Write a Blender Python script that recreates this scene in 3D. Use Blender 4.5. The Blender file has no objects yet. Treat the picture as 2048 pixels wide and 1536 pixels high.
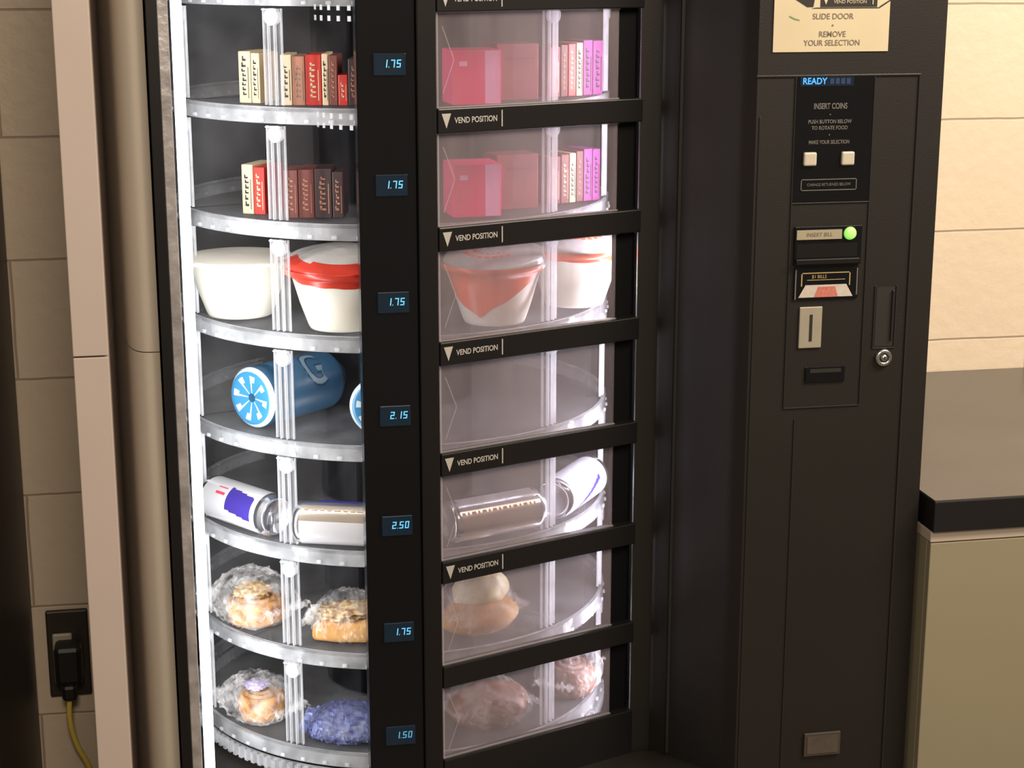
import bpy, bmesh, math, random
from mathutils import Vector, Matrix, noise
random.seed(7)
sc=bpy.context.scene
col=sc.collection
rad=math.radians
# ---------------------------------------------------------------- materials
def nt(m): 
    m.use_nodes=True
    return m.node_tree
def pmat(name,c,rough=.5,metal=0,emit=None,es=0,bump=0,bscale=60,var=.0,vscale=8,spec=.5,coat=0):
    m=bpy.data.materials.new(name); t=nt(m); b=t.nodes["Principled BSDF"]
    b.inputs["Base Color"].default_value=(*c,1); b.inputs["Roughness"].default_value=rough
    b.inputs["Metallic"].default_value=metal; b.inputs["Specular IOR Level"].default_value=spec
    b.inputs["Coat Weight"].default_value=coat
    tc=t.nodes.new("ShaderNodeTexCoord")
    if emit: 
        b.inputs["Emission Color"].default_value=(*emit,1); b.inputs["Emission Strength"].default_value=es
    if var>0:
        n=t.nodes.new("ShaderNodeTexNoise"); n.inputs["Scale"].default_value=vscale; n.inputs["Detail"].default_value=4
        t.links.new(tc.outputs["Object"],n.inputs["Vector"])
        mx=t.nodes.new("ShaderNodeMixRGB"); mx.inputs[1].default_value=(*[max(0,x*(1-var)) for x in c],1); mx.inputs[2].default_value=(*[min(1,x*(1+var)) for x in c],1)
        t.links.new(n.outputs["Fac"],mx.inputs[0]); t.links.new(mx.outputs[0],b.inputs["Base Color"])
    if bump>0:
        n=t.nodes.new("ShaderNodeTexNoise"); n.inputs["Scale"].default_value=bscale; n.inputs["Detail"].default_value=5
        t.links.new(tc.outputs["Object"],n.inputs["Vector"])
        bp=t.nodes.new("ShaderNodeBump"); bp.inputs["Strength"].default_value=bump; bp.inputs["Distance"].default_value=.002
        t.links.new(n.outputs["Fac"],bp.inputs["Height"]); t.links.new(bp.outputs[0],b.inputs["Normal"])
    return m
def clearmat(name,c,fac,rough=.15,tint=(1,1,1),transl=0,noisef=0,nscale=20,bump=0,bscale=80,stretch=None):
    """fac = share of visible surface against see-through"""
    m=bpy.data.materials.new(name); t=nt(m); b=t.nodes["Principled BSDF"]; o=t.nodes["Material Output"]
    b.inputs["Base Color"].default_value=(*c,1); b.inputs["Roughness"].default_value=rough
    tr=t.nodes.new("ShaderNodeBsdfTransparent"); tr.inputs[0].default_value=(*tint,1)
    mx=t.nodes.new("ShaderNodeMixShader"); mx.inputs[0].default_value=fac
    sh=b.outputs[0]
    if transl>0:
        tl=t.nodes.new("ShaderNodeBsdfTranslucent"); tl.inputs[0].default_value=(*c,1)
        m2=t.nodes.new("ShaderNodeMixShader"); m2.inputs[0].default_value=transl
        t.links.new(b.outputs[0],m2.inputs[1]); t.links.new(tl.outputs[0],m2.inputs[2]); sh=m2.outputs[0]
    t.links.new(tr.outputs[0],mx.inputs[1]); t.links.new(sh,mx.inputs[2]); t.links.new(mx.outputs[0],o.inputs[0])
    tc=t.nodes.new("ShaderNodeTexCoord"); vec=tc.outputs["Object"]
    if stretch:
        mp=t.nodes.new("ShaderNodeMapping"); mp.inputs["Scale"].default_value=stretch; t.links.new(vec,mp.inputs[0]); vec=mp.outputs[0]
    if noisef>0:
        n=t.nodes.new("ShaderNodeTexNoise"); n.inputs["Scale"].default_value=nscale; n.inputs["Detail"].default_value=3
        t.links.new(vec,n.inputs["Vector"])
        mr=t.nodes.new("ShaderNodeMapRange"); mr.inputs[1].default_value=.35; mr.inputs[2].default_value=.7
        mr.inputs[3].default_value=max(0,fac-noisef); mr.inputs[4].default_value=min(1,fac+noisef)
        t.links.new(n.outputs["Fac"],mr.inputs[0]); t.links.new(mr.outputs[0],mx.inputs[0])
    if bump>0:
        n=t.nodes.new("ShaderNodeTexNoise"); n.inputs["Scale"].default_value=bscale; n.inputs["Detail"].default_value=3
        t.links.new(vec,n.inputs["Vector"])
        bp=t.nodes.new("ShaderNodeBump"); bp.inputs["Strength"].default_value=bump; bp.inputs["Distance"].default_value=.004
        t.links.new(n.outputs["Fac"],bp.inputs["Height"]); t.links.new(bp.outputs[0],b.inputs["Normal"])
    return m
BLACK=pmat("black_powder_coat",(.0135,.0110,.009),.48,bump=.15,bscale=500,var=.15,spec=.4)
BLACKG=pmat("black_gloss",(.004,.004,.005),.22,var=.1,spec=.35)
BLACKI=pmat("black_interior",(.003,.003,.0035),.6,var=.2,vscale=5,spec=.15)
FRAME=pmat("black_frame",(.007,.006,.006),.35,var=.1,spec=.4)
EDGE=pmat("black_raised_edge",(.018,.016,.014),.35,var=.1)
SILVER=pmat("speckle_lit_silver",(.55,.52,.52),.3,metal=.6,bump=.8,bscale=50,var=.75,vscale=35)  # uneven tone paints speckled reflections onto the silver strip
CHROME=pmat("steel",(.62,.6,.57),.25,metal=1,var=.1,vscale=80)
CREAM=pmat("cream_print",(.56,.48,.32),.5,var=.06,vscale=20)
CREAMP=pmat("cream_plastic",(.50,.45,.36),.4,var=.05)
PRINT=pmat("white_print",(.40,.38,.35),.5,var=.05)
PRINTD=pmat("grey_print",(.14,.13,.115),.5,var=.05)
INK=pmat("black_ink",(.02,.018,.016),.5,var=.05)
INKG=pmat("brown_ink",(.17,.135,.10),.5,var=.05)
TUBE=pmat("lit_tube",(1,1,1),.5,emit=(.93,.97,1.0),es=3.4)
SCREEN=pmat("price_screen",(.004,.008,.014),.25,emit=(.01,.06,.12),es=.12)
DIGIT=pmat("price_digits",(.1,.4,.6),.5,emit=(.16,.62,1.0),es=.70)
DIGITD=pmat("price_digits_dim",(.1,.4,.6),.5,emit=(.16,.62,1.0),es=.3)
READY=pmat("ready_digits",(.05,.2,.6),.5,emit=(.04,.30,1.0),es=1.2)
READYD=pmat("ready_dim",(.01,.03,.08),.5,emit=(.01,.06,.3),es=.05)
GREEN=pmat("green_lamp",(.35,.7,.2),.3,emit=(.35,1.0,.15),es=.6)
GOLD=pmat("gold_print",(.42,.31,.13),.4,var=.1)
RIM=clearmat("clear_rim",(.76,.78,.80),.33,rough=.14,transl=.22,noisef=.15,nscale=22,bump=.25,bscale=45)
SHELF=clearmat("clear_shelf",(.50,.51,.53),.14,rough=.18,transl=.2,noisef=.05)
PART=clearmat("clear_partition",(.7,.72,.75),.04,rough=.12,transl=.2,noisef=.025,nscale=12)
POST=clearmat("clear_post",(.85,.87,.9),.18,rough=.2,transl=.3,noisef=.05,nscale=14)
RIB=clearmat("clear_post_rib",(.9,.92,.94),.38,rough=.16,transl=.3,noisef=.10,nscale=25)
DOOR=clearmat("hazy_door",(.37,.325,.34),.31,rough=.14,transl=.28,tint=(.97,.93,.96),noisef=.13,nscale=8,bump=.22,bscale=9,stretch=(1.8,1.8,.35))
DOOREDGE=clearmat("door_edge",(.60,.56,.57),.35,rough=.25,transl=.3)
FILM=clearmat("clear_film",(.88,.87,.86),.15,rough=.08,noisef=.15,nscale=45,bump=1.0,bscale=60)
# ---------------------------------------------------------------- geometry helpers
def link(o): col.objects.link(o); return o
def mk(name,verts,faces,mats,fm=None,smooth=False):
    me=bpy.data.meshes.new(name); me.from_pydata([tuple(v) for v in verts],[],faces)
    if not isinstance(mats,(list,tuple)): mats=[mats]
    for m in mats: me.materials.append(m)
    if fm: me.polygons.foreach_set("material_index",fm)
    if smooth: me.polygons.foreach_set("use_smooth",[True]*len(me.polygons))
    me.update()
    return link(bpy.data.objects.new(name,me))
def frombm(name,bm,mats,smooth=False):
    bmesh.ops.recalc_face_normals(bm,faces=bm.faces)
    me=bpy.data.meshes.new(name); bm.to_mesh(me); bm.free()
    if not isinstance(mats,(list,tuple)): mats=[mats]
    for m in mats: me.materials.append(m)
    if smooth: me.polygons.foreach_set("use_smooth",[True]*len(me.polygons))
    return link(bpy.data.objects.new(name,me))
def addbox(bm,x0,x1,y0,y1,z0,z1,bev=0,mi=0,M=None):
    r=bmesh.ops.create_cube(bm,size=1.0)
    vs=r["verts"]
    for v in vs: v.co=Vector(((x0+x1)/2+v.co.x*(x1-x0),(y0+y1)/2+v.co.y*(y1-y0),(z0+z1)/2+v.co.z*(z1-z0)))
    fs=list({f for v in vs for f in v.link_faces})
    for f in fs: f.material_index=mi
    if bev>0:
        es=list({e for v in vs for e in v.link_edges})
        rr=bmesh.ops.bevel(bm,geom=es,offset=bev,segments=2,affect='EDGES',profile=.5)
        vs=[v for v in rr["verts"]]
        for f in rr["faces"]: f.material_index=mi
        if M: 
            allv={v for f in rr["faces"] for v in f.verts}|set(vs)
            for v in allv: v.co=M@v.co
    elif M:
        for v in vs: v.co=M@v.co
def box(name,x0,x1,y0,y1,z0,z1,mat,bev=0,M=None):
    bm=bmesh.new(); addbox(bm,x0,x1,y0,y1,z0,z1,bev,0,M); return frombm(name,bm,mat)
def boxes(name,L,mats):
    bm=bmesh.new()
    for b in L:
        addbox(bm,*b[:6],bev=b[6] if len(b)>6 else 0,mi=b[7] if len(b)>7 else 0)
    return frombm(name,bm,mats)
def prism(name,poly,z0,z1,mat):
    n=len(poly); v=[(x,y,z0) for x,y in poly]+[(x,y,z1) for x,y in poly]
    f=[[i,(i+1)%n,n+(i+1)%n,n+i] for i in range(n)]+[list(range(n))[::-1],list(range(n,2*n))]
    o=mk(name,v,f,mat); bm=bmesh.new(); bm.from_mesh(o.data); bmesh.ops.recalc_face_normals(bm,faces=bm.faces); bm.to_mesh(o.data); bm.free(); return o
def lathe(name,prof,segs,mats,mf=None,smooth=True,M=None):
    v=[];f=[];fm=[]
    for r,z in prof:
        for i in range(segs):
            a=2*math.pi*i/segs; v.append(Vector((r*math.cos(a),r*math.sin(a),z)))
    for j in range(len(prof)-1):
        for i in range(segs):
            f.append([j*segs+i,j*segs+(i+1)%segs,(j+1)*segs+(i+1)%segs,(j+1)*segs+i])
            fm.append(mf(j,(i+.5)*360/segs,(prof[j][1]+prof[j+1][1])/2) if mf else 0)
    if prof[0][0]>1e-5: f.append(list(range(segs))[::-1]); fm.append(mf(0,0,prof[0][1]) if mf else 0)
    if prof[-1][0]>1e-5: n=(len(prof)-1)*segs; f.append(list(range(n,n+segs))); fm.append(mf(len(prof)-2,0,prof[-1][1]) if mf else 0)
    if M: v=[M@x for x in v]
    return mk(name,v,f,mats,fm,smooth)
def text(name,body,size,M,mat,align='CENTER',bold=0,sx=1.0,wrap=None,ext=.0):
    c=bpy.data.curves.new(name,'FONT'); c.body=body; c.size=size; c.align_x=align; c.align_y='CENTER'; c.offset=bold; c.resolution_u=4; c.extrude=ext
    o=bpy.data.objects.new(name,c); link(o)
    dg=bpy.context.evaluated_depsgraph_get(); me=bpy.data.meshes.new_from_object(o.evaluated_get(dg))
    bpy.data.objects.remove(o); bpy.data.curves.remove(c)
    for v in me.vertices:
        co=Vector((v.co.x*sx,v.co.y,v.co.z))
        v.co=wrap(co) if wrap else M@co
    me.materials.clear(); me.materials.append(mat); me.name=name
    return link(bpy.data.objects.new(name,me))
WM={}
def par(ch,p,**kw):
    ch.parent=p; ch.matrix_parent_inverse=WM.get(p,Matrix()).inverted()
    for k,v in kw.items(): ch[k]=v
    return ch
def root(name,loc,label,cat,group=None,M=None):
    e=bpy.data.objects.new(name,None); e.empty_display_size=.02
    mw=M if M else Matrix.Translation(loc)
    e.matrix_world=mw; WM[e]=mw.copy(); link(e)
    e["label"]=label; e["category"]=cat
    if group: e["group"]=group
    return e
def lchild(ch,p):   # child built in the thing's local space
    ch.parent=p; return ch
# ---------------------------------------------------------------- camera
f=3500;a=rad(10.9);p=rad(13.9)
F=Vector((math.sin(a)*math.cos(p),math.cos(a)*math.cos(p),-math.sin(p)))
R=Vector((math.cos(a),-math.sin(a),0));U=R.cross(F)
cd=bpy.data.cameras.new("camera"); cd.sensor_width=36; cd.lens=f*36/2048; cd.clip_start=.05
cam=link(bpy.data.objects.new("camera",cd))
mm=Matrix((R,U,-F)).transposed().to_4x4(); mm.translation=Vector((.025,-2.087,1.65)); cam.matrix_world=mm; sc.camera=cam
# ---------------------------------------------------------------- room
def wallmat():
    m=bpy.data.materials.new("painted_block"); t=nt(m); b=t.nodes["Principled BSDF"]; N=t.nodes.new; L=t.links.new
    tc=N("ShaderNodeTexCoord"); sp=N("ShaderNodeSeparateXYZ"); L(tc.outputs["Object"],sp.inputs[0])
    ax=N("ShaderNodeMath"); ax.operation='ADD'; ax.inputs[1].default_value=-.148+3.75; L(sp.outputs[0],ax.inputs[0])
    az=N("ShaderNodeMath"); az.operation='ADD'; az.inputs[1].default_value=-.0675+.375*2; L(sp.outputs[2],az.inputs[0])
    cb=N("ShaderNodeCombineXYZ"); L(ax.outputs[0],cb.inputs[0]); L(az.outputs[0],cb.inputs[1])
    n1=N("ShaderNodeTexNoise"); n1.inputs["Scale"].default_value=14; L(tc.outputs["Object"],n1.inputs["Vector"])
    va=N("ShaderNodeVectorMath"); va.operation='SCALE'; va.inputs[3].default_value=.004; L(n1.outputs["Color"],va.inputs[0])
    vb=N("ShaderNodeVectorMath"); vb.operation='ADD'; L(cb.outputs[0],vb.inputs[0]); L(va.outputs[0],vb.inputs[1])
    br=N("ShaderNodeTexBrick"); br.inputs["Scale"].default_value=1; br.inputs["Brick Width"].default_value=.375; br.inputs["Row Height"].default_value=.1875
    br.inputs["Mortar Size"].default_value=.0024; br.inputs["Mortar Smooth"].default_value=.6
    br.inputs["Color1"].default_value=(.79,.65,.49,1); br.inputs["Color2"].default_value=(.81,.67,.51,1); br.inputs["Mortar"].default_value=(.46,.35,.25,1)
    L(vb.outputs[0],br.inputs["Vector"]); 
    n2=N("ShaderNodeTexNoise"); n2.inputs["Scale"].default_value=3.2; n2.inputs["Detail"].default_value=4; L(tc.outputs["Object"],n2.inputs["Vector"])
    mx=N("ShaderNodeMixRGB"); mx.blend_type='MULTIPLY'; mx.inputs[0].default_value=.15; L(br.outputs["Color"],mx.inputs[1]); L(n2.outputs["Fac"],mx.inputs[2])
    L(mx.outputs[0],b.inputs["Base Color"]); b.inputs["Roughness"].default_value=.45
    n3=N("ShaderNodeTexNoise"); n3.inputs["Scale"].default_value=45; n3.inputs["Detail"].default_value=5; L(tc.outputs["Object"],n3.inputs["Vector"])
    ms=N("ShaderNodeMath"); ms.operation='MULTIPLY_ADD'; ms.inputs[1].default_value=-1.6; L(br.outputs["Fac"],ms.inputs[0]); L(n3.outputs["Fac"],ms.inputs[2])
    bp=N("ShaderNodeBump"); bp.inputs["Strength"].default_value=.40; bp.inputs["Distance"].default_value=.004
    L(ms.outputs[0],bp.inputs["Height"]); L(bp.outputs[0],b.inputs["Normal"])
    return m
w=box("wall_back",-1.6,2.8,.65,.80,0,2.7,wallmat()); w["kind"]="structure"
fl=box("floor",-1.6,2.8,-3.2,.80,-.05,0,pmat("floor_tile",(.20,.17,.14),.4,var=.2)); fl["kind"]="structure"
# ---------------------------------------------------------------- vending machine
VM=root("vending_machine",(.49,.31,0),"tall black rotating carousel food vending machine with lit window","vending machine")
V=lambda o,**k: par(o,VM,**k)
V(boxes("cabinet",[(0,.012,0,.62,0,1.83),(.012,.98,.60,.62,0,1.83),(.012,.66,.0,.60,0,.552),(.012,.98,0,.60,1.75,1.83)],[BLACK]))
V(prism("control_door",[(.735,0),(.98,0),(.98,.60),(.665,.60),(.665,.13),(.620,.13),(.616,.109),(.645,.113)],.0,1.75,BLACK))
V(box("recess_ridge",.662,.666,.086,.098,.56,1.75,EDGE))
V(boxes("window_frame",[(.0125,.0250,-.001,.016,.552,1.75,.001,1),(.0,.0125,-.003,.0,.0,1.83,.0008,0),(.0250,.24,-.001,.02,1.70,1.75,.001,0)],[FRAME,SILVER]),label="black frame with silver edge strip, speckled reflections painted in")
# lamps
def tube(x,y,r,z0,z1,name,mat):
    return V(lathe(name,[(0,z0),(r,z0),(r,z1),(0,z1)],12,mat,M=Matrix.Translation((x,y,0))))
tube(.0345,.024,.0066,.57,1.69,"lamp_tube",TUBE)
tube(.648,.155,.007,.57,1.69,"lamp_tube",TUBE)
# price column
PC=V(boxes("price_column",[(.24,.311,-.001,.03,.552,1.75,.002,0),(.311,.335,-.004,.03,.552,1.75,.002,1)],[BLACKG,FRAME]))
seg={'0':'abcdef','1':'bc','2':'abged','3':'abgcd','5':'afgcd','7':'abc','8':'abcdefg'}
def sevenseg(s,x,z,h,y,mat,name):
    w=h*.54;t=h*.14;bm=bmesh.new();sh=.12
    S={'a':(0,w,h-t,h),'d':(0,w,0,t),'g':(0,w,h/2-t/2,h/2+t/2),'f':(0,t,h/2,h),'b':(w-t,w,h/2,h),'e':(0,t,0,h/2),'c':(w-t,w,0,h/2)}
    cx=x
    for ch in s:
        if ch==' ': cx+=w*.55; continue
        if ch=='.': 
            R4=[(cx-w*.08,cx+w*.10,0,t)]; adv=w*.40
        else:
            R4=[(cx+S[k][0],cx+S[k][1],S[k][2],S[k][3]) for k in seg[ch]]; adv=w*1.42
        for x0,x1,z0,z1 in R4:
            vs=[bm.verts.new((xx+zz*sh,y,z+zz-h/2)) for xx,zz in ((x0,z0),(x1,z0),(x1,z1),(x0,z1))]
            bm.faces.new(vs)
        cx+=adv
    return frombm(name,bm,mat)
prices=["1.75","1.75","1.75","2.15","2.50","1.75","1.50"]
for k in range(7):
    z=1.521-.143*k
    d=par(box("price_display",.260,.2985,-.0035,-.0005,z-.014,z+.012,SCREEN,.0008),VM)
    xx=.2675 if k<3 else .2690
    par(sevenseg(prices[k],xx+.0035,z,.0092,-.0040,DIGIT if k<6 else DIGITD,"price_digits"),d,label="glowing blue digits")
# vend doors (plane turned 21 degrees)
th=rad(21); D0=Matrix.Translation((.335,0,0))@Matrix.Rotation(th,4,'Z')
RT=Matrix.Rotation(rad(90),4,'X')
def onDoor(s,z,off=0): return D0@Matrix.Translation((s,-off,z))@RT
for k in range(1,8):
    zb=1.610-.143*k; zt=zb+.113
    if k==7: zb+=.012
    d=V(box("vend_door",.002,.268,.004,.0065,zb-.002,zt+.002,DOOR,0,D0))
    e=bmesh.new()
    for (s0,s1,z0,z1) in ((.002,.268,zt-.0015,zt),(.002,.268,zb,zb+.0015),(.002,.0035,zb,zt)):
        addbox(e,s0,s1,.001,.0038,z0,z1,0,0,D0)
    par(frombm("door_lip",e,DOOREDGE),d)
    zc=(zb+zt)/2
    ch=bmesh.new()
    for sgn in (1,-1):
        vs=[ch.verts.new(D0@Vector((sx,.0036,zc+sgn*dz))) for sx,dz in ((.010,.040),(.0115,.040),(.0275,.0),(.026,.0))]
        ch.faces.new(vs)
    par(frombm("moulded_arrow",ch,DOOREDGE),d)
V(box("door_jamb",.270,.302,.010,.016,.58,1.75,BLACKI,0,D0))
for k in range(0,8):
    zb=1.610-.143*k; z1=zb; z0=zb-.143+.113
    if k==7: z1=zb+.012; z0=.552
    bar=V(box("label_bar",.0,.302,-.004,.014,z0,z1,FRAME,.0015,D0))
    if k<6:
        zc=(z0+z1)/2
        tri=mk("label_arrow",[D0@Vector(v) for v in ((.0045,-.0046,zc+.009),(.0175,-.0046,zc+.009),(.011,-.0046,zc-.009))],[[0,2,1]],PRINT)
        par(tri,bar)
        par(text("lettering","VEND POSITION",.0098,onDoor(.0525,zc,.0046),PRINT,bold=.0002,sx=.83),bar,label="white lettering VEND POSITION")
        par(box("label_line",.0885,.0900,-.0047,-.004,zc-.010,zc+.010,PRINT,0,D0),bar)
V(prism("recess_sill",[(.335,0),(.735,0),(.66,.105),(.61,.105)],.50,.556,BLACK))
# carousel
CX,CY,RR=.325,.36,.300
CAR=V(lathe("carousel",[(.11,.556),(.11,1.74)],48,[BLACKI,PRINT],smooth=True,M=Matrix.Translation((CX,CY,0))))
def C_(o,**k): return par(o,CAR,**k)
zs=[1.604-.143*k for k in range(8)]
def ring(name,z):
    bm=bmesh.new(); n=120
    prof=[(.105,z),(.297,z),(.2985,z+.0015),(.3035,z+.0015),(.3035,z-.019),(.3005,z-.019),(.2995,z-.004),(.105,z-.003)]
    vs=[[bm.verts.new((CX+r*math.cos(2*math.pi*i/n),CY+r*math.sin(2*math.pi*i/n),zz)) for r,zz in prof] for i in range(n)]
    m=len(prof)
    for i in range(n):
        for j in range(m):
            fc=bm.faces.new([vs[i][j],vs[(i+1)%n][j],vs[(i+1)%n][(j+1)%m],vs[i][(j+1)%m]])
            fc.material_index=1 if j in (0,6,7) else (2 if j==2 else 0)
    for i in range(60):
        an=2*math.pi*(i+.5)/60
        M=Matrix.Translation((CX,CY,0))@Matrix.Rotation(an,4,'Z')
        addbox(bm,.303,.3062,-.003,.003,z-.017,z-.0125,.0008,2,M)
    return frombm(name,bm,[RIM,SHELF,RIB])
rings=[C_(ring("shelf",z)) for z in zs]
base=bmesh.new()
for i in range(150):
    M=Matrix.Translation((CX,CY,0))@Matrix.Rotation(2*math.pi*i/150,4,'Z')
    addbox(base,.300,.307,-.003,.003,.562,.577,0,0,M)
n=120;prev=None;first=None
for i in range(n+1):
    an=2*math.pi*i/n
    cur=[base.verts.new((CX+r*math.cos(an),CY+r*math.sin(an),z)) for r,z in ((.3012,.580),(.3012,.560))]
    if prev: base.faces.new([prev[0],cur[0],cur[1],prev[1]])
    prev=cur
C_(frombm("ribbed_ring",base,RIM))
def partition(ang,z,h):
    M=Matrix.Translation((CX,CY,z))@Matrix.Rotation(rad(ang),4,'Z')   # local -y is outward
    bm=bmesh.new()
    vs=[bm.verts.new(M@Vector(c)) for c in ((0,-.11,0),(0,-.292,0),(0,-.292,h),(0,-.11,h))]
    fc=bm.faces.new(vs); fc.material_index=1
    vs=[bm.verts.new(M@Vector(c)) for c in ((-.014,-.2955,.002),(.014,-.2955,.002),(.014,-.2955,h-.022),(-.014,-.2955,h-.022))]
    bm.faces.new(vs).material_index=0
    addbox(bm,-.0135,-.0120,-.2985,-.2950,.002,h-.022,0,2,M)
    addbox(bm,-.0050,-.0035,-.3015,-.2965,.002,h-.022,0,2,M)
    addbox(bm,.0040,.0055,-.3015,-.2965,.002,h-.022,0,2,M)
    addbox(bm,.0125,.0135,-.2985,-.2950,.002,h-.022,0,2,M)
    r=bmesh.ops.create_cone(bm,cap_ends=True,segments=14,radius1=.0105,radius2=.0105,depth=.007,matrix=M@Matrix.Translation((.002,-.300,h-.032))@Matrix.Rotation(rad(90),4,'X'))
    for v in r["verts"]:
        for f_ in v.link_faces: f_.material_index=2
    addbox(bm,-.012,.010,-.303,-.2965,h-.024,h-.0225,0,2,M)
    return frombm("partition",bm,[POST,PART,RIB])
for k in range(0,8):
    for ang in (-72,-36,0,36,72):
        C_(partition(ang,zs[k]+.0012,.1415 if k else .13))
SLOT=pmat("backlit_slot",(.75,.76,.78),.5,emit=(.8,.85,.9),es=.35)  # glow put into the slots for light behind the air holes
for k in range(1,3):
    sl=bmesh.new()
    for i in range(8):
        for j in range(2):
            M=Matrix.Translation((CX,CY,zs[k]+.116-.014*j))@Matrix.Rotation(rad(-72+9*i),4,'Z')
            addbox(sl,-.0025,.0025,-.1112,-.1102,-.0035,.0035,0,0,M)
    o=C_(frombm("air_slots",sl,SLOT)); o["kind"]="stuff"
# ---- control door fittings
def plate(name,x0,x1,z0,z1,mat,d=.002,y=0,bev=0): return box(name,x0,x1,y-d,y,z0,z1,mat,bev)
def T(body,x,z,size,mat,y,align='CENTER',sx=1,bold=0,name="lettering"):
    return text(name,body,size,Matrix.Translation((x,y,z))@RT,mat,align,bold,sx)
sign=V(plate("instruction_sign",.753,.903,1.529,1.625,CREAM,.0015),label="cream instruction sign with black lettering")
par(T("SLIDE DOOR",.829,1.5715,.0098,INKG,-.0019,bold=.0001,sx=.95),sign)
par(T("•",.829,1.5605,.010,INKG,-.0019),sign)
par(T("REMOVE",.829,1.5500,.0098,INKG,-.0019,bold=.0001,sx=.95),sign)
par(T("YOUR SELECTION",.829,1.5395,.0098,INKG,-.0019,bold=.0001,sx=.92),sign)
g=bmesh.new()
def poly(bm,pts,y,mi=0):
    fc=bm.faces.new([bm.verts.new((x,y,z)) for x,z in pts]); fc.material_index=mi
poly(g,[(.812,1.583),(.886,1.583),(.886,1.5955),(.812,1.5955)],-.0018)
poly(g,[(.770,1.598),(.795,1.583),(.803,1.583),(.806,1.600),(.795,1.607),(.770,1.607)],-.0018)
poly(g,[(.806,1.5825),(.889,1.5825),(.889,1.5812),(.800,1.5812)],-.0018)
poly(g,[(.889,1.5812),(.903,1.590),(.903,1.592),(.889,1.5835)],-.0018)
poly(g,[(.8165,1.592),(.8215,1.592),(.819,1.586)],-.0022,1)
poly(g,[(.8795,1.586),(.8807,1.586),(.8807,1.5925),(.8795,1.5925)],-.0022,1)
par(frombm("sign_drawing",g,[INK,CREAM]),sign)
par(T("VEND POSITION",.8505,1.5892,.0058,CREAM,-.0022,sx=1.0),sign)
g=bmesh.new(); poly(g,[(.772,1.5715),(.779,1.568),(.786,1.5665),(.786,1.568),(.779,1.570),(.773,1.573)],-.0018)
par(frombm("pen_mark",g,pmat("green_pen",(.15,.25,.12),.5)),sign)
V(boxes("door_seam",[(.733,.948,-.0022,0,1.4985,1.501,.0005),(.9465,.949,-.0022,0,.02,1.501,.0005),(.784,.7855,-.0018,0,1.075,1.498,.0004),(.8875,.889,-.0018,0,1.075,1.498,.0004),
   (.784,.889,-.0018,0,1.074,1.0755,.0004),(.785,.888,-.0018,0,1.3405,1.342,.0004),(.7995,.801,-.0016,0,.02,1.060,.0004),(.739,.7405,-.0014,0,.02,1.45,.0004)],[EDGE]))
pn=V(plate("selection_panel",.786,.887,1.343,1.497,BLACKG,.0012))
par(plate("status_display",.790,.860,1.487,1.499,SCREEN,.0018),pn)
par(T("READY",.793,1.493,.0110,READY,-.0022,'LEFT',sx=.92,bold=.0002),pn,label="glowing blue READY lettering")
par(boxes("dim_display_dots",[(.829+.0072*i,.834+.0072*i,-.0021,-.0018,1.4895,1.4965) for i in range(4)],[READYD]),pn)
par(T("INSERT COINS",.831,1.462,.0100,PRINTD,-.0016,sx=.68,bold=.0002),pn)
par(T("•",.831,1.4515,.007,PRINTD,-.0016),pn)
par(T("PUSH BUTTON BELOW",.831,1.4430,.0066,PRINTD,-.0016,sx=.83,bold=.0001),pn)
par(T("TO ROTATE FOOD",.831,1.4352,.0066,PRINTD,-.0016,sx=.83,bold=.0001),pn)
par(T("•",.831,1.4265,.007,PRINTD,-.0016),pn)
par(T("MAKE YOUR SELECTION",.831,1.4175,.0066,PRINTD,-.0016,sx=.74,bold=.0001),pn)
for x in (.806,.856):
    b=V(box("push_button",x-.0085,x+.0085,-.006,0,1.3885,1.4055,CREAMP,.002),label="square cream push button")
for nm,L in (("notice_outline",[(.796,.870,-.0018,-.001,1.3705,1.3715),(.796,.870,-.0018,-.001,1.357,1.358),(.796,.797,-.0018,-.001,1.357,1.3715),(.869,.870,-.0018,-.001,1.357,1.3715)]),):
    par(boxes(nm,L,[PRINTD]),pn)
par(T("CHANGE RETURNED BELOW",.833,1.3643,.0052,PRINTD,-.0018,sx=.85),pn)
ba=V(boxes("bill_acceptor",[(.790,.880,-.004,0,1.262,1.312,.001,0),(.791,.876,-.010,0,1.264,1.271,.001,1),(.793,.874,-.0045,-.003,1.272,1.290,0,1)],[BLACKG,FRAME]),label="black bill slot unit with green lit lamp")
x=par(plate("slot_label",.792,.852,1.2955,1.3075,pmat("tan_label",(.33,.29,.20),.5),.002,-.004),ba)
par(T("INSERT BILL",.822,1.3015,.007,INKG,-.0064,sx=.95),ba)
par(lathe("green_lamp",[(0,.0),(.0085,.0),(.0075,.003),(.004,.0045),(0,.005)],20,GREEN,M=Matrix.Translation((.8635,-.004,1.3020))@Matrix.Rotation(rad(90),4,'X')),ba)
g=bmesh.new()
yb=-.0032
bg=V(plate("bill_guide",.792,.878,1.218,1.259,BLACKG,.003))
for P in ([(.793,1.218),(.7945,1.218),(.7945,1.257),(.793,1.257)],[(.8755,1.222),(.877,1.222),(.877,1.257),(.8755,1.257)]): poly(g,P,yb,2)
for P in ([(.801,1.235),(.8025,1.235),(.8025,1.2525),(.801,1.2525)],[(.8655,1.235),(.867,1.235),(.867,1.2525),(.8655,1.2525)],[(.801,1.2512),(.867,1.2512),(.867,1.2525),(.801,1.2525)],[(.809,1.2425),(.860,1.2425),(.860,1.2433),(.809,1.2433)]): poly(g,P,yb,0)
poly(g,[(.798,1.2205),(.871,1.2205),(.862,1.2365),(.807,1.2365)],yb,1)
poly(g,[(.819,1.2205),(.851,1.2205),(.847,1.234),(.824,1.234)],yb-.0003,3)
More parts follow.
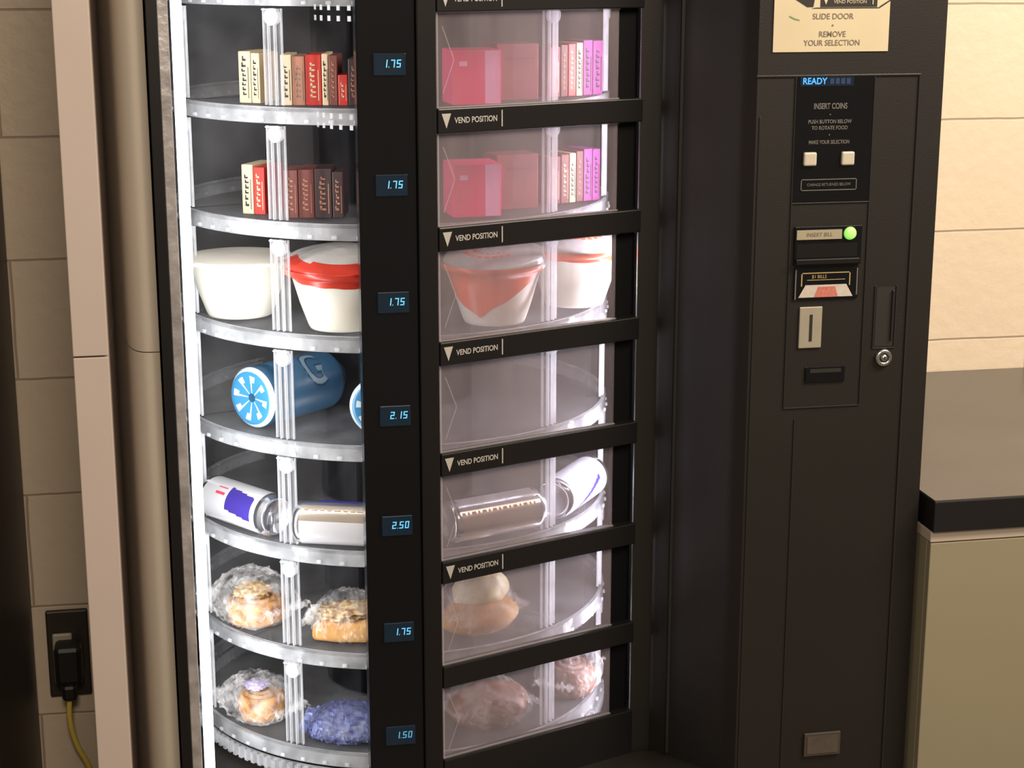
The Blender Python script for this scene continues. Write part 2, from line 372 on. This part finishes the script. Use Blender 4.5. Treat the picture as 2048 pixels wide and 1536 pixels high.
par(frombm("bill_guide_print",g,[GOLD,pmat("pale_bill",(.52,.46,.40),.5,var=.2,vscale=200),PRINTD,pmat("red_print",(.50,.16,.12),.5,var=.5,vscale=300)]),bg)
par(T("$1 BILLS",.825,1.2470,.0062,GOLD,yb-.0002,sx=.9),bg)
cs=V(plate("coin_slot",.801,.8315,1.154,1.208,pmat("worn_plate",(.40,.36,.28),.35,metal=.3,var=.1,vscale=40),.003,0,.001),label="pale metal vertical coin slot plate")
par(plate("slot_opening",.8145,.8185,1.163,1.198,INK,.0004,-.003),cs)
lk=V(lathe("lock",[(0,0),(.0115,0),(.0115,.004),(.010,.0058),(.0062,.0058),(.006,.003),(.0045,.003),(.0042,.0065),(0,.0065)],28,[CHROME,INK],mf=lambda j,a_,z:1 if j in(4,5,) else 0,M=Matrix.Translation((.918,0,1.137))@Matrix.Rotation(rad(90),4,'X')),label="round chrome key lock")
par(plate("keyhole",.9172,.9188,1.1345,1.1395,INK,.0003,-.0066),lk)
V(boxes("handle_recess",[(.902,.904,-.0018,0,1.150,1.232,.0004),(.931,.933,-.0018,0,1.150,1.232,.0004),(.902,.933,-.0018,0,1.149,1.1505,.0004),(.905,.930,-.0006,0,1.152,1.230,0,1),(.926,.929,-.004,0,1.160,1.226,.0008)],[EDGE,INK]))
V(boxes("coin_return_button",[(.812,.866,-.003,0,1.108,1.129,.001,0),(.818,.860,-.0036,-.003,1.121,1.126,0,1)],[BLACKG,INK]))
cr=V(boxes("coin_return_plate",[(.832,.884,-.004,0,.581,.6145,.001,0),(.836,.880,-.0048,-.004,.585,.6105,0,1)],[pmat("worn_edge",(.10,.085,.07),.4,metal=.5),pmat("worn_brown_metal",(.125,.10,.08),.4,metal=.4,var=.3,vscale=60)]),label="worn brown metal coin return plate")
# ---------------------------------------------------------------- surroundings
TAN=pmat("tan_enamel",(.50,.44,.36),.6,var=.05)
PINK=pmat("pinkish_enamel",(.53,.44,.39),.5,var=.05)
fp=root("filler_panel",(-.05,.02,0),"tan painted metal filler panel with deep vertical channel","metal panel")
par(boxes("front_flange",[(-.104,-.063,0,.24,0,1.180,.001),(-.104,-.063,0,.24,1.182,2.0,.001)],[PINK]),fp,label="pale pinkish tan upright flange")
v=[];fc=[]
prof=[(-.063,.23)]+[(-.063+.022*i/6,.23-.180*i/6) for i in range(1,7)]+[(-.0375,.034),(-.0335,.022),(-.0290,.0135),(-.0240,.0085),(-.018,.006),(-.003,.005),(-.003,.24)]
for (z0,z1,yo) in ((0,1.182,0),(1.183,2.0,.0004)):
    n=len(v)
    for z in (z0,z1):
        for x,y in prof: v.append((x,y+yo,z))
    m=len(prof)
    for i in range(m-1): fc.append([n+i,n+i+1,n+m+i+1,n+m+i])
o=mk("curved_side_panel",v,fc,TAN,smooth=True); par(o,fp)
dc=root("appliance_cabinet",(-.6,.3,0),"dark brown appliance cabinet standing against the block wall","cabinet")
par(box("body",-1.0,-.232,.02,.64,0.05,1.9,pmat("dark_brown",(.035,.025,.02),.5,var=.1),.004),dc)
par(box("base",-.98,-.25,.05,.62,0,.05,BLACK),dc)
OB=pmat("dark_bronze_plate",(.045,.035,.026),.45,metal=.2)
ou=root("power_outlet",(-.178,.65,.54),"dark metal wall outlet plate with cream receptacle on block wall","power outlet")
par(boxes("cover_plate",[(-.212,-.146,.640,.65,.475,.622,.003,0)],[OB]),ou)
par(box("receptacle",-.203,-.172,.634,.641,.500,.585,pmat("cream_receptacle",(.50,.45,.35),.4),.003),ou)
pc=root("extension_cable",(-.178,.62,.53),"yellow extension cable with black plug in the wall outlet","extension cable")
par(boxes("plug",[(-.199,-.156,.590,.634,.512,.578,.008,0),(-.190,-.166,.585,.615,.488,.515,.006,0)],[pmat("black_rubber_plug",(.015,.014,.013),.4)]),pc)
cu=bpy.data.curves.new("cord",'CURVE'); cu.dimensions='3D'; cu.bevel_depth=.0046; cu.bevel_resolution=4; cu.resolution_u=16
pts=[(-.179,.600,.495),(-.181,.602,.45),(-.174,.61,.405),(-.158,.620,.36),(-.140,.632,.29),(-.125,.635,.18),(-.12,.60,.02),(-.10,.50,.006)]
s_=cu.splines.new('BEZIER'); s_.bezier_points.add(len(pts)-1)
for b_,q in zip(s_.bezier_points,pts): b_.co=q; b_.handle_left_type=b_.handle_right_type='AUTO'
cu.materials.append(pmat("yellow_rubber",(.95,.68,.14),.45,var=.1))
tmp=bpy.data.objects.new("cord",cu); link(tmp)
me=bpy.data.meshes.new_from_object(tmp.evaluated_get(bpy.context.evaluated_depsgraph_get())); bpy.data.objects.remove(tmp)
par(link(bpy.data.objects.new("cord",me)),pc,label="yellow cord")
# counter
ct=boxes("countertop",[(.986,2.4,-.037,.648,.904,.9475,.002,1),(.987,2.399,-.0345,.647,.9474,.9482,0,0)],[pmat("grey_laminate",(.085,.078,.074),.27,var=.25,vscale=6),pmat("black_edge_band",(.008,.007,.007),.4,var=.1)])
ct["label"]="dark grey laminate countertop with black front edge"; ct["category"]="countertop"
bc=root("base_cabinet",(1.6,.3,0),"olive tan base cabinet below the dark countertop","cabinet")
OL=pmat("olive_tan",(.27,.235,.155),.5,var=.05)
par(box("body",.986,2.38,-.018,.645,.08,.888,OL),bc)
par(box("top_rail",.986,2.38,-.030,.645,.8885,.9035,pmat("pale_rail",(.50,.42,.34),.5),.001),bc)
par(box("toe_kick",1.0,2.36,.04,.645,0,.08,BLACK),bc)
par(box("cabinet_door",.9865,1.75,-.030,-.0185,.10,.887,OL,.001),bc)
# ---------------------------------------------------------------- products
WHITEF=pmat("white_foam",(.76,.73,.63),.55,var=.03)
LIDR=pmat("red_film",(.56,.045,.025),.3,var=.4,vscale=40)
LIDO=pmat("orange_red_film",(.80,.14,.06),.3,var=.2,vscale=30)
LIDW=pmat("pale_lid",(.50,.50,.47),.22,var=.3,vscale=50,bump=.8,bscale=45)
def bowl(x,y,k,rot,label,lab=True,lidred=LIDR,r=.061,span=72,dep0=.040,dome=.018,jr=5,marks=True,tilt=0):
    e=root("noodle_bowl",(0,0,0),label,"soup bowl","instant soup bowls on one carousel shelf",M=Matrix.Translation((x,y,zs[k]+.0016))@Matrix.Rotation(rad(rot),4,'Z')@Matrix.Diagonal((r/.061,r/.061,1.08,1)))
    lchild(lathe("bowl",[(0,.004),(.030,.004),(.032,0),(.036,0),(.038,.004),(.0465,.030),(.0560,.066),(.061,.067),(.062,.0695),(.061,.072),(.055,.072),(.045,.03),(.036,.008),(0,.008)],64,WHITEF),e)
    if lab:
        bm=bmesh.new();n=48;prev=None
        def rs(z): return .038+(z-.004)*(.0180/.062)+.0018
        for i in range(n+1):
            t=-1+2*i/n; an=rad(-90+t*span); dep=dep0*(1-abs(t))**.8+.003+.003*noise.noise(Vector((t*4,x*50,0)))
            A=[]
            for j in range(4):
                z=.0665-dep*j/3; rr=rs(z)
                A.append(bm.verts.new((rr*math.cos(an),rr*math.sin(an),z)))
            top=[bm.verts.new((.0632*math.cos(an),.0632*math.sin(an),z)) for z in (.0735,.0665)]
            A=[top[0],top[1]]+A[0:]
            if prev:
                for j in range(5): bm.faces.new([prev[j],A[j],A[j+1],prev[j+1]])
            prev=A
        lchild(frombm("label_wrap",bm,lidred,True),e)
    D=dome if lab else .002
    qs=(.12,.2,.28,.36,.44,.52,.60,.68,.76,.84,.91,.96,1.0)
    pr=[(0,.0735+D)]+[(.062*q,.0725+D*(1-q**2.2)) for q in qs]+[(0,.0722)]
    def lm(j,a_,z):
        if not lab: return 0
        q=qs[min(j,12)]
        # front of the lid is red with an uneven edge, printed strokes above it
        edge=jr+.10*abs(a_-270)/span+.05*noise.noise(Vector((a_*.05,x*40,0)))
        if abs(a_-270)<span*1.15 and q>edge: return 1
        if marks and 215<a_<325 and j in (4,6) and int(a_/5+j)%3: return 1
        return 0
    o=lathe("lid",pr,96,[LIDW if lab else WHITEF,lidred],mf=lm)
    if tilt: 
        for v in o.data.vertices: v.co.z+=tilt*(v.co.y+.062)*(1 if v.co.z>.0725 else 0)
    lchild(o,e)
    return e
bowl(.103,.250,3,20,"plain white round soup bowl beside a lidded bowl",lab=False,r=.072)
bowl(.230,.142,3,-2,"white soup bowl with red wrap and pale lid",r=.071,dep0=.008,span=84,dome=.013,jr=.70,marks=False,tilt=.14)
bowl(.430,.140,3,-34,"white soup bowl with orange red wedge label",lidred=LIDO,r=.067,span=88,dep0=.052,dome=.010,jr=1.05,tilt=.14)
bowl(.560,.236,3,25,"white soup bowl with thin red label band",lidred=LIDO,r=.067,dep0=.003,span=80,dome=.014,jr=1.05,tilt=.20)
# bottles
BB=pmat("blue_bottle",(.020,.070,.13),.3,var=.3,vscale=20,coat=.2); BL=pmat("blue_label",(.030,.10,.19),.35,var=.2,vscale=30); WH=pmat("white_plastic",(.52,.60,.65),.35); TQ=pmat("bright_blue",(.04,.20,.38),.3)
NV=pmat("navy_ink",(.012,.035,.09),.4)
def lying(x,y,z,az):
    d=Vector((math.cos(rad(az)),math.sin(rad(az)),0)); up=Vector((0,0,1)); X=up.cross(d)
    M=Matrix((X,up,d)).transposed().to_4x4(); M.translation=Vector((x,y,z)); return M
def bottle(x,y,k,az,label,sc_=1.16):
    r=.0335
    e=root("drink_bottle",(0,0,0),label,"bottle","blue drink bottles on one carousel shelf",M=lying(x,y,zs[k]+.0020+r*sc_,az)@Matrix.Diagonal((sc_,sc_,1.05,1)))
    def mf(j,a_,z):
        if j==0: return 2
        if j==1: return 1 if (a_%45)<9 else 3
        if j==2: return 1 if (a_%45)<18 else 3
        if j==3: return 3
        if j==4: return 1
        if 8<=j<=9: return 4
        return 0
    lchild(lathe("bottle_body",[(0,.004),(.005,.003),(.018,.001),(.025,0),(.0295,.0008),(.0335,.006),(.0335,.022),(.0325,.026),(.0335,.030),(.0335,.075),(.0335,.130),(.0325,.134),(.030,.138),(.022,.146),(.014,.148),(.014,.151)],96,[BB,WH,BB,TQ,BL],mf=mf),e)
    lchild(lathe("cap",[(0,.149),(.0165,.149),(.0165,.159),(.015,.161),(0,.161)],40,[pmat("dark_cap",(.05,.06,.08),.4)]),e)
    for (sz,mat,rr,bd) in ((.060,NV,.0337,.0030),(.060,pmat("pale_blue_ink",(.16,.26,.32),.4),.0339,.0004)):
        def wr(co,rr=rr):
            an=rad(138)-(co.y)/rr; z=.088+co.x; return Vector((rr*math.cos(an),rr*math.sin(an),z))
        lchild(text("lettering","G",sz,None,mat,wrap=wr,bold=bd,sx=.80),e)
    return e
bottle(.109,.183,4,42,"blue sports drink bottle lying on its side",1.22)
bottle(.270,.108,4,72,"blue sports drink bottle lying beside another bottle",1.16)
# cans
ALU=pmat("can_silver",(.70,.70,.73),.18,metal=.95,var=.06); CB=pmat("can_blue",(.06,.04,.30),.3,metal=.2,var=.1); CR=pmat("can_red",(.55,.06,.10),.35); CT=pmat("can_tan",(.66,.57,.47),.24,metal=.75,var=.12,vscale=40); CTB=pmat("can_brown_print",(.36,.26,.19),.4)
ALW=pmat("can_pale_print",(.70,.70,.72),.28,metal=.3,var=.08)
ALB=pmat("can_bright_print",(.80,.83,.92),.25,metal=.2,var=.05)
def can(x,y,k,az,kind,label):
    r=.0262; s=1.10; e=root("drink_can",(0,0,0),label,"drink can","slim drink cans on one carousel shelf",M=lying(x,y,zs[k]+.0020+r*s,az)@Matrix.Diagonal((s,s,1.04,1))@Matrix.Translation((0,0,-.066)))
    zz=[.006,.010]+[.012+.108*i/36 for i in range(37)]+[.124,.127]
    prof=[(0,.003),(.018,.003),(.021,0),(.024,.002)]+[(r,z) for z in zz]+[(.0225,.131),(.0225,.134),(.0205,.134),(.0195,.131),(0,.131)]
    def mf(j,a_,z):
        if z<.009 or z>.121: return 0
        if kind=="blue":
            if 118<a_-(z-.08)*300<185 and .060<z<.112: return 1
            if 120<a_<150 and .036<z<.054 and int(a_/9)%2: return 2
            return 5
        if kind=="tan":
            if 60<a_<98 and .03<z<.085: return 1
            if 112<a_<160: return 4 if (128<a_<134 and int(z*700)%3) else 3  # tan and pale bands paint the can's reflections; the dashes are print
            if a_>160: return 5
            return 0
        if kind=="gold":
            if 138<a_<215 and .006<z<.118:
                if 142<a_<154 and int(z*400)%3: return 4
                return 3
            return 5 if 90<a_<120 else 0
        q=(a_+ (z-.065)*900)%180
        return 1 if (q<16 and .02<z<.10) else 6
    lchild(lathe("can_body",prof,90,[ALU,CB,CR,CT,CTB,ALW,ALB],mf=mf),e)
    bm=bmesh.new(); addbox(bm,-.004,.004,-.009,.004,.1315,.1325,.0004); lchild(frombm("pull_ring",bm,ALU),e)
    return e
can(.096,.206,5,-54,"blue","silver slim can with purple patch lying down")
can(.226,.103,5,-19,"tan","silver slim can with painted tan reflection band, lying on its side")
can(.420,.105,5,19,"gold","silver tan slim can lying behind hazy door")
can(.553,.205,5,54,"silver","silver and blue slim can lying behind hazy door")
# snack boxes (standing packs)
CRM=pmat("pack_cream",(.50,.40,.26),.5,var=.1,vscale=50); RED=pmat("pack_red",(.42,.03,.022),.4,var=.2,vscale=40); BRN=pmat("pack_brown",(.13,.035,.028),.5,var=.2,vscale=40); DRK=pmat("pack_dark",(.03,.014,.014),.5,var=.2,vscale=40); TNR=pmat("pack_tan_red",(.32,.14,.09),.5,var=.2,vscale=40); PNK=pmat("pack_pink",(1.0,.05,.20),.4,var=.08); LPK=pmat("pack_light_pink",(1.0,.46,.74),.4); PUR=pmat("pack_purple",(.25,.03,.18),.45,var=.35,vscale=60); SAL=pmat("pack_salmon",(.24,.05,.06),.55,var=.3,vscale=30)
MAR=pmat("pack_maroon",(.17,.03,.03),.5,var=.3,vscale=50)
cols={"c":(CRM,INK,"cream"),"r":(RED,CRM,"red"),"b":(BRN,TNR,"brown"),"d":(DRK,TNR,"dark brown"),"t":(TNR,INKG,"reddish tan"),"p":(PUR,INK,"purple"),"s":(SAL,CRM,"salmon red"),"m":(MAR,CRM,"maroon")}
def pack(x,y,k,az,w,h,dp,key,grp,pat=1):
    mat,ink,cn=cols[key]
    e=root("snack_box",(0,0,0),"narrow %s snack box standing upright on clear shelf"%cn,"snack box",grp,M=Matrix.Translation((x,y,zs[k]+.0006))@Matrix.Rotation(rad(az),4,'Z'))
    bm=bmesh.new(); addbox(bm,-w/2,w/2,0,dp,0,h,.0012); lchild(frombm("box",bm,mat),e)
    bm=bmesh.new(); z=.010; rng=random.Random(int(x*9999)+k)
    while z<h-.012:
        hh=rng.uniform(.0035,.0065); ww=w*rng.uniform(.26,.36)
        x0=-w*.05+rng.uniform(-.05,.05)*w
        addbox(bm,x0-ww/2,x0+ww/2,-.0004,.0002,z,z+hh*.45)
        addbox(bm,x0-ww/2,x0-ww/2+ww*.35,-.0004,.0002,z,z+hh)
        z+=hh+.0018
    if pat==1: addbox(bm,w*.28,w*.33,-.0004,.0002,.006,h*.7)
    lchild(frombm("printed_marks",bm,ink),e)
    return e
def packrow(x0,y0,k,az,spec,grp,dp=.055):
    d=Vector((math.cos(rad(az)),math.sin(rad(az)),0)); s=0
    for key,w,h in spec:
        c=Vector((x0,y0,0))+d*(s+w/2); pack(c.x,c.y,k,az,w,h,dp,key,grp); s+=w+.0006
packrow(.110,.196,1,-30,[("c",.017,.065),("c",.012,.063)],"snack boxes on the upper carousel shelf")
packrow(.160,.146,1,-12,[("c",.014,.063),("t",.016,.061),("r",.020,.063),("c",.008,.064),("b",.011,.062),("r",.012,.038),("d",.013,.058)],"snack boxes on the upper carousel shelf")
packrow(.516,.200,1,25,[("m",.018,.066),("b",.012,.068),("r",.013,.069),("c",.011,.070),("p",.016,.073),("p",.017,.072)],"snack boxes on the upper carousel shelf",.045)
packrow(.109,.200,2,-30,[("c",.016,.064),("r",.016,.061)],"snack boxes on the lower carousel shelf")
packrow(.160,.150,2,-12,[("b",.018,.061),("b",.020,.062),("d",.022,.063),("d",.014,.059)],"snack boxes on the lower carousel shelf")
packrow(.516,.202,2,25,[("m",.020,.064),("m",.014,.066),("c",.011,.067),("b",.012,.069),("p",.015,.071),("p",.013,.070)],"snack boxes on the lower carousel shelf",.045)
for k in (1,2):
    e=root("candy_box",(0,0,0),"bright pink box with pale pink stripe","snack box","pink boxes behind the hazy doors",M=Matrix.Translation((.405,.112,zs[k]+.0006))@Matrix.Rotation(rad(4),4,'Z'))
    bm=bmesh.new(); addbox(bm,-.033,.030,0,.06,0,.068,.0012); lchild(frombm("box",bm,PNK),e)
    bm=bmesh.new(); addbox(bm,.009,.028,-.0005,.0002,.001,.067); addbox(bm,-.024,-.014,-.0005,.0002,.048,.054); lchild(frombm("printed_stripe",bm,LPK),e)
    e=root("candy_box",(0,0,0),"dull red box standing beside the pink box","snack box","pink boxes behind the hazy doors",M=Matrix.Translation((.472,.175,zs[k]+.0006))@Matrix.Rotation(rad(14),4,'Z'))
    bm=bmesh.new(); addbox(bm,-.034,.026,0,.045,0,.072,.0012); lchild(frombm("box",bm,SAL),e)
    bm=bmesh.new(); addbox(bm,-.02,.02,-.0005,.0002,.052,.054); lchild(frombm("printed_stripe",bm,MAR),e)
# wrapped food
def foodmat(name,c1,c2,sc_=60):
    m=bpy.data.materials.new(name); t=nt(m); b=t.nodes["Principled BSDF"]; tc=t.nodes.new("ShaderNodeTexCoord"); n=t.nodes.new("ShaderNodeTexNoise"); n.inputs["Scale"].default_value=sc_; n.inputs["Detail"].default_value=5
    cr=t.nodes.new("ShaderNodeValToRGB"); cr.color_ramp.elements[0].position=.35; cr.color_ramp.elements[1].position=.62
    cr.color_ramp.elements[0].color=(*c1,1); cr.color_ramp.elements[1].color=(*c2,1)
    t.links.new(tc.outputs["Object"],n.inputs["Vector"]); t.links.new(n.outputs["Fac"],cr.inputs[0]); t.links.new(cr.outputs[0],b.inputs["Base Color"]); b.inputs["Roughness"].default_value=.4
    bp=t.nodes.new("ShaderNodeBump"); bp.inputs["Strength"].default_value=.6; bp.inputs["Distance"].default_value=.003; t.links.new(n.outputs["Fac"],bp.inputs["Height"]); t.links.new(bp.outputs[0],b.inputs["Normal"])
    return m
def blob(name,sx,sy,sz,mat,amp,fr,seed,flat=.0,sub=4):
    bm=bmesh.new(); bmesh.ops.create_icosphere(bm,subdivisions=sub,radius=1)
    for v in bm.verts:
        n=v.co.normalized(); k=1+amp*noise.noise(n*fr+Vector((seed,seed*2,0)))
        q=Vector((n.x*sx*k,n.y*sy*k,n.z*sz*k)); 
        if q.z<-sz*.7: q.z=-sz*.7
        q.z+=sz*.7; v.co=q
    return frombm(name,bm,mat,True)
def roll(name,r,h,mat,turns=3.2):
    """spiral cinnamon-roll shaped pastry"""
    bm=bmesh.new(); n=120; prev=None
    for i in range(n+1):
        t=i/n; an=t*turns*2*math.pi; rr=r*(.10+.80*t); tw=r*.19; zz=h*(1-.18*t)
        c=Vector((rr*math.cos(an),rr*math.sin(an),0)); d=Vector((math.cos(an),math.sin(an),0))
        ringv=[bm.verts.new(c+d*(tw*math.cos(q))+Vector((0,0,max(0,zz*.5+zz*.5*math.sin(q))))) for q in [2*math.pi*j/10 for j in range(10)]]
        if prev:
            for j in range(10): bm.faces.new([prev[j],prev[(j+1)%10],ringv[(j+1)%10],ringv[j]])
        else: bm.faces.new(ringv)
        prev=ringv
    bm.faces.new(prev[::-1])
    return frombm(name,bm,mat,True)
def slab(name,pts,y0,y1,mat,bev=.008,seed=0,amp=.0025):
    """bread piece: outline in x-z pushed along y, softened and slightly uneven"""
    bm=bmesh.new(); A=[bm.verts.new((x,y0,z)) for x,z in pts]; B=[bm.verts.new((x,y1,z)) for x,z in pts]; n=len(pts)
    bm.faces.new(A); bm.faces.new(B[::-1])
    for i in range(n): bm.faces.new([A[i],B[i],B[(i+1)%n],A[(i+1)%n]])
    bmesh.ops.recalc_face_normals(bm,faces=bm.faces)
    bmesh.ops.bevel(bm,geom=list(bm.edges),offset=bev,segments=4,affect='EDGES',profile=.5,clamp_overlap=True)
    bmesh.ops.triangulate(bm,faces=bm.faces); bmesh.ops.subdivide_edges(bm,edges=[e for e in bm.edges if e.calc_length()>.012],cuts=2,use_grid_fill=True)
    for v in bm.verts: v.co+=Vector([amp*noise.noise(v.co*60+Vector((seed+q*9,0,0))) for q in range(3)])
    for v in bm.verts: v.co.z=max(v.co.z,.0)
    return frombm(name,bm,mat,True)
def wrapper(sx,sy,sz,seed,ax=1,mat=FILM):
    """pillow pack: tube of film pinched flat into crimped ends"""
    nu,nv=56,48; vs=[];fs=[]
    for i in range(nu+1):
        u=-1+2*i/nu
        au=abs(u)
        prof_h=max(.03, math.sqrt(max(0,1-(min(au,.78)/.78)**2.2)))
        wid=.62+.38*prof_h if au<.78 else .62+.14*(au-.78)/.22
        for j in range(nv):
            t=2*math.pi*j/nv
            yy=math.cos(t)*sy*wid; zz=math.sin(t)*sz*prof_h
            q=Vector((u*sx,yy,zz))
            rg=1-abs(noise.noise(Vector((u*6+seed,math.cos(t)*3,math.sin(t)*3))))*2
            n_=rg*.12-.05+noise.noise(Vector((u*15+seed,math.cos(t)*7,math.sin(t)*7)))*.12
            q.y*=1+n_; q.z*=1+n_*(1 if au<.78 else 0)
            if au>=.70: q.z+=.005*math.sin(yy*700+seed)
            q.z=max(q.z,-sz*.72)+sz*.74
            vs.append(q)
    for i in range(nu):
        for j in range(nv): fs.append([i*nv+j,i*nv+(j+1)%nv,(i+1)*nv+(j+1)%nv,(i+1)*nv+j])
    return mk("wrapper",vs,fs,mat,smooth=False)
GOLDB=foodmat("glazed_pastry",(.22,.08,.02),(.60,.31,.10),55)
BUN=foodmat("soft_bun",(.50,.23,.06),(.68,.38,.12),20)
DKP=foodmat("dark_pastry",(.14,.055,.035),(.28,.12,.07),50)
NUT=foodmat("nut_topping",(.26,.12,.04),(.66,.50,.25),110)
CHS=foodmat("pale_filling",(.72,.60,.30),(.84,.76,.52),30)
def wrapped(x,y,k,az,name,label,cat,grp,parts,ws,seed,film=FILM):
    e=root(name,(0,0,0),label,cat,grp,M=Matrix.Translation((x,y,zs[k]+.0012))@Matrix.Rotation(rad(az),4,'Z'))
    for q in parts:
        (pn_,s,off,mat,amp,fr)=q
        if pn_=="roll": o=roll("pastry",s[0],s[2],mat)
        elif pn_.startswith("slab:"): o=slab(pn_[5:],s,amp,fr,mat,seed=seed)
        else: o=blob(pn_,*s,mat,amp,fr,seed)
        for v in o.data.vertices: v.co+=Vector(off)
        lchild(o,e)
    lchild(wrapper(*ws,seed,mat=film),e)
    return e
G6="wrapped pastries on the carousel"
O=(0,0,.001)
wrapped(.104,.226,6,-50,"wrapped_pastry","golden glazed pastry in crinkled clear film","pastry",G6,[("roll",(.042,.040,.042),(0.004,0,.001),GOLDB,0,0),("icing",(.024,.024,.010),(.004,-.004,.038),NUT,.4,4)],(.076,.048,.042),3)
wrapped(.228,.144,6,-18,"wrapped_pastry","nut topped pastry square in clear film","pastry",G6,[("slab:pastry",[(-.044,0),(.046,0),(.044,.032),(-.040,.028)],O,BUN,-.034,.034),("nut_topping",(.038,.030,.012),(0,-.002,.026),NUT,.5,5)],(.058,.044,.036),8)
wrapped(.406,.136,6,18,"wrapped_sandwich","rounded yellow tan bun sandwich wrapped behind hazy door","sandwich",G6,
 [("lower_bun",(.056,.042,.028),O,BUN,.08,1.4),("upper_filling",(.040,.032,.030),(.004,.004,.034),CHS,.12,1.5)],(.062,.046,.046),12)
wrapped(.106,.222,7,-48,"wrapped_pastry","round golden pastry wrapped in twisted clear film","pastry",G6,[("roll",(.034,.034,.044),(0.004,0,.001),GOLDB,0,0)],(.070,.042,.036),21)
PUF=pmat("purple_white_label",(.40,.34,.52),.4,var=.6,vscale=120)
o=blob("paper_label",.018,.016,.006,PUF,.4,4,5)
lb=[c for c in col.objects if c.name.startswith("wrapped_pastry")][-1]
for v in o.data.vertices: v.co+=Vector((.004,-.006,.046))
lchild(o,lb)
BLUF=clearmat("blue_film",(.17,.20,.42),.50,rough=.2,noisef=.30,nscale=45,bump=1,bscale=70)
PBL=foodmat("blue_white_wrap",(.07,.09,.28),(.50,.53,.66),70)
wrapped(.222,.138,7,-18,"wrapped_cookie","pale blue and white wrapped cookie pack on clear shelf","cookie pack",G6,[("slab:cookie",[(-.046,0),(.046,0),(.040,.022),(-.038,.026)],O,PBL,-.032,.032)],(.062,.046,.024),31,film=BLUF)
wrapped(.422,.146,7,20,"wrapped_sandwich","flat dark brown bread roll wrapped behind hazy door","sandwich",G6,[("bread_roll",(.060,.044,.032),O,DKP,.08,1.4)],(.066,.048,.036),41)
wrapped(.554,.220,7,54,"wrapped_pastry","dark brown twisted pastry in clear film","pastry",G6,[("roll",(.038,.038,.052),O,DKP,0,0)],(.062,.042,.042),47)
# ---------------------------------------------------------------- lights
def area(name,loc,target,sx,sy,power,c):
    l=bpy.data.lights.new(name,'AREA'); l.shape='RECTANGLE'; l.size=sx; l.size_y=sy; l.energy=power; l.color=c
    o=link(bpy.data.objects.new(name,l)); o.location=loc
    o.rotation_euler=(Vector(target)-Vector(loc)).to_track_quat('-Z','Y').to_euler(); return o
area("ceiling_light",(1.9,-.9,2.6),(1.35,.5,1.1),1.2,.6,66,(1,.86,.69))
area("left_wall_fill_light",(.10,-2.6,2.6),(-.05,.3,1.0),.7,.5,38,(1,.83,.66))  # unseen fill lamp, added to brighten the left wall through the gap
l1=area("window_strip_lamp",(.0345,.040,1.12),(.20,.30,1.05),.012,1.1,3.3,(.96,.97,1))
l2=area("door_strip_lamp",(.642,.165,1.12),(.45,.20,1.05),.012,1.1,5.2,(.92,.92,1))
for l in (l1,l2):
    tgt=Vector((.20,.30,1.12)) if l is l1 else Vector((.45,.20,1.12))
    dv=(tgt-l.location).normalized(); X=Vector((0,0,1)).cross(-dv).normalized()
    M=Matrix((X,(-dv).cross(X),-dv)).transposed().to_4x4(); M.translation=l.location; l.matrix_world=M
w=bpy.data.worlds.new("world"); sc.world=w; w.use_nodes=True
w.node_tree.nodes["Background"].inputs[0].default_value=(.9,.77,.63,1); w.node_tree.nodes["Background"].inputs[1].default_value=.26
sc.view_settings.view_transform='Standard'
sc.cycles.transparent_max_bounces=24
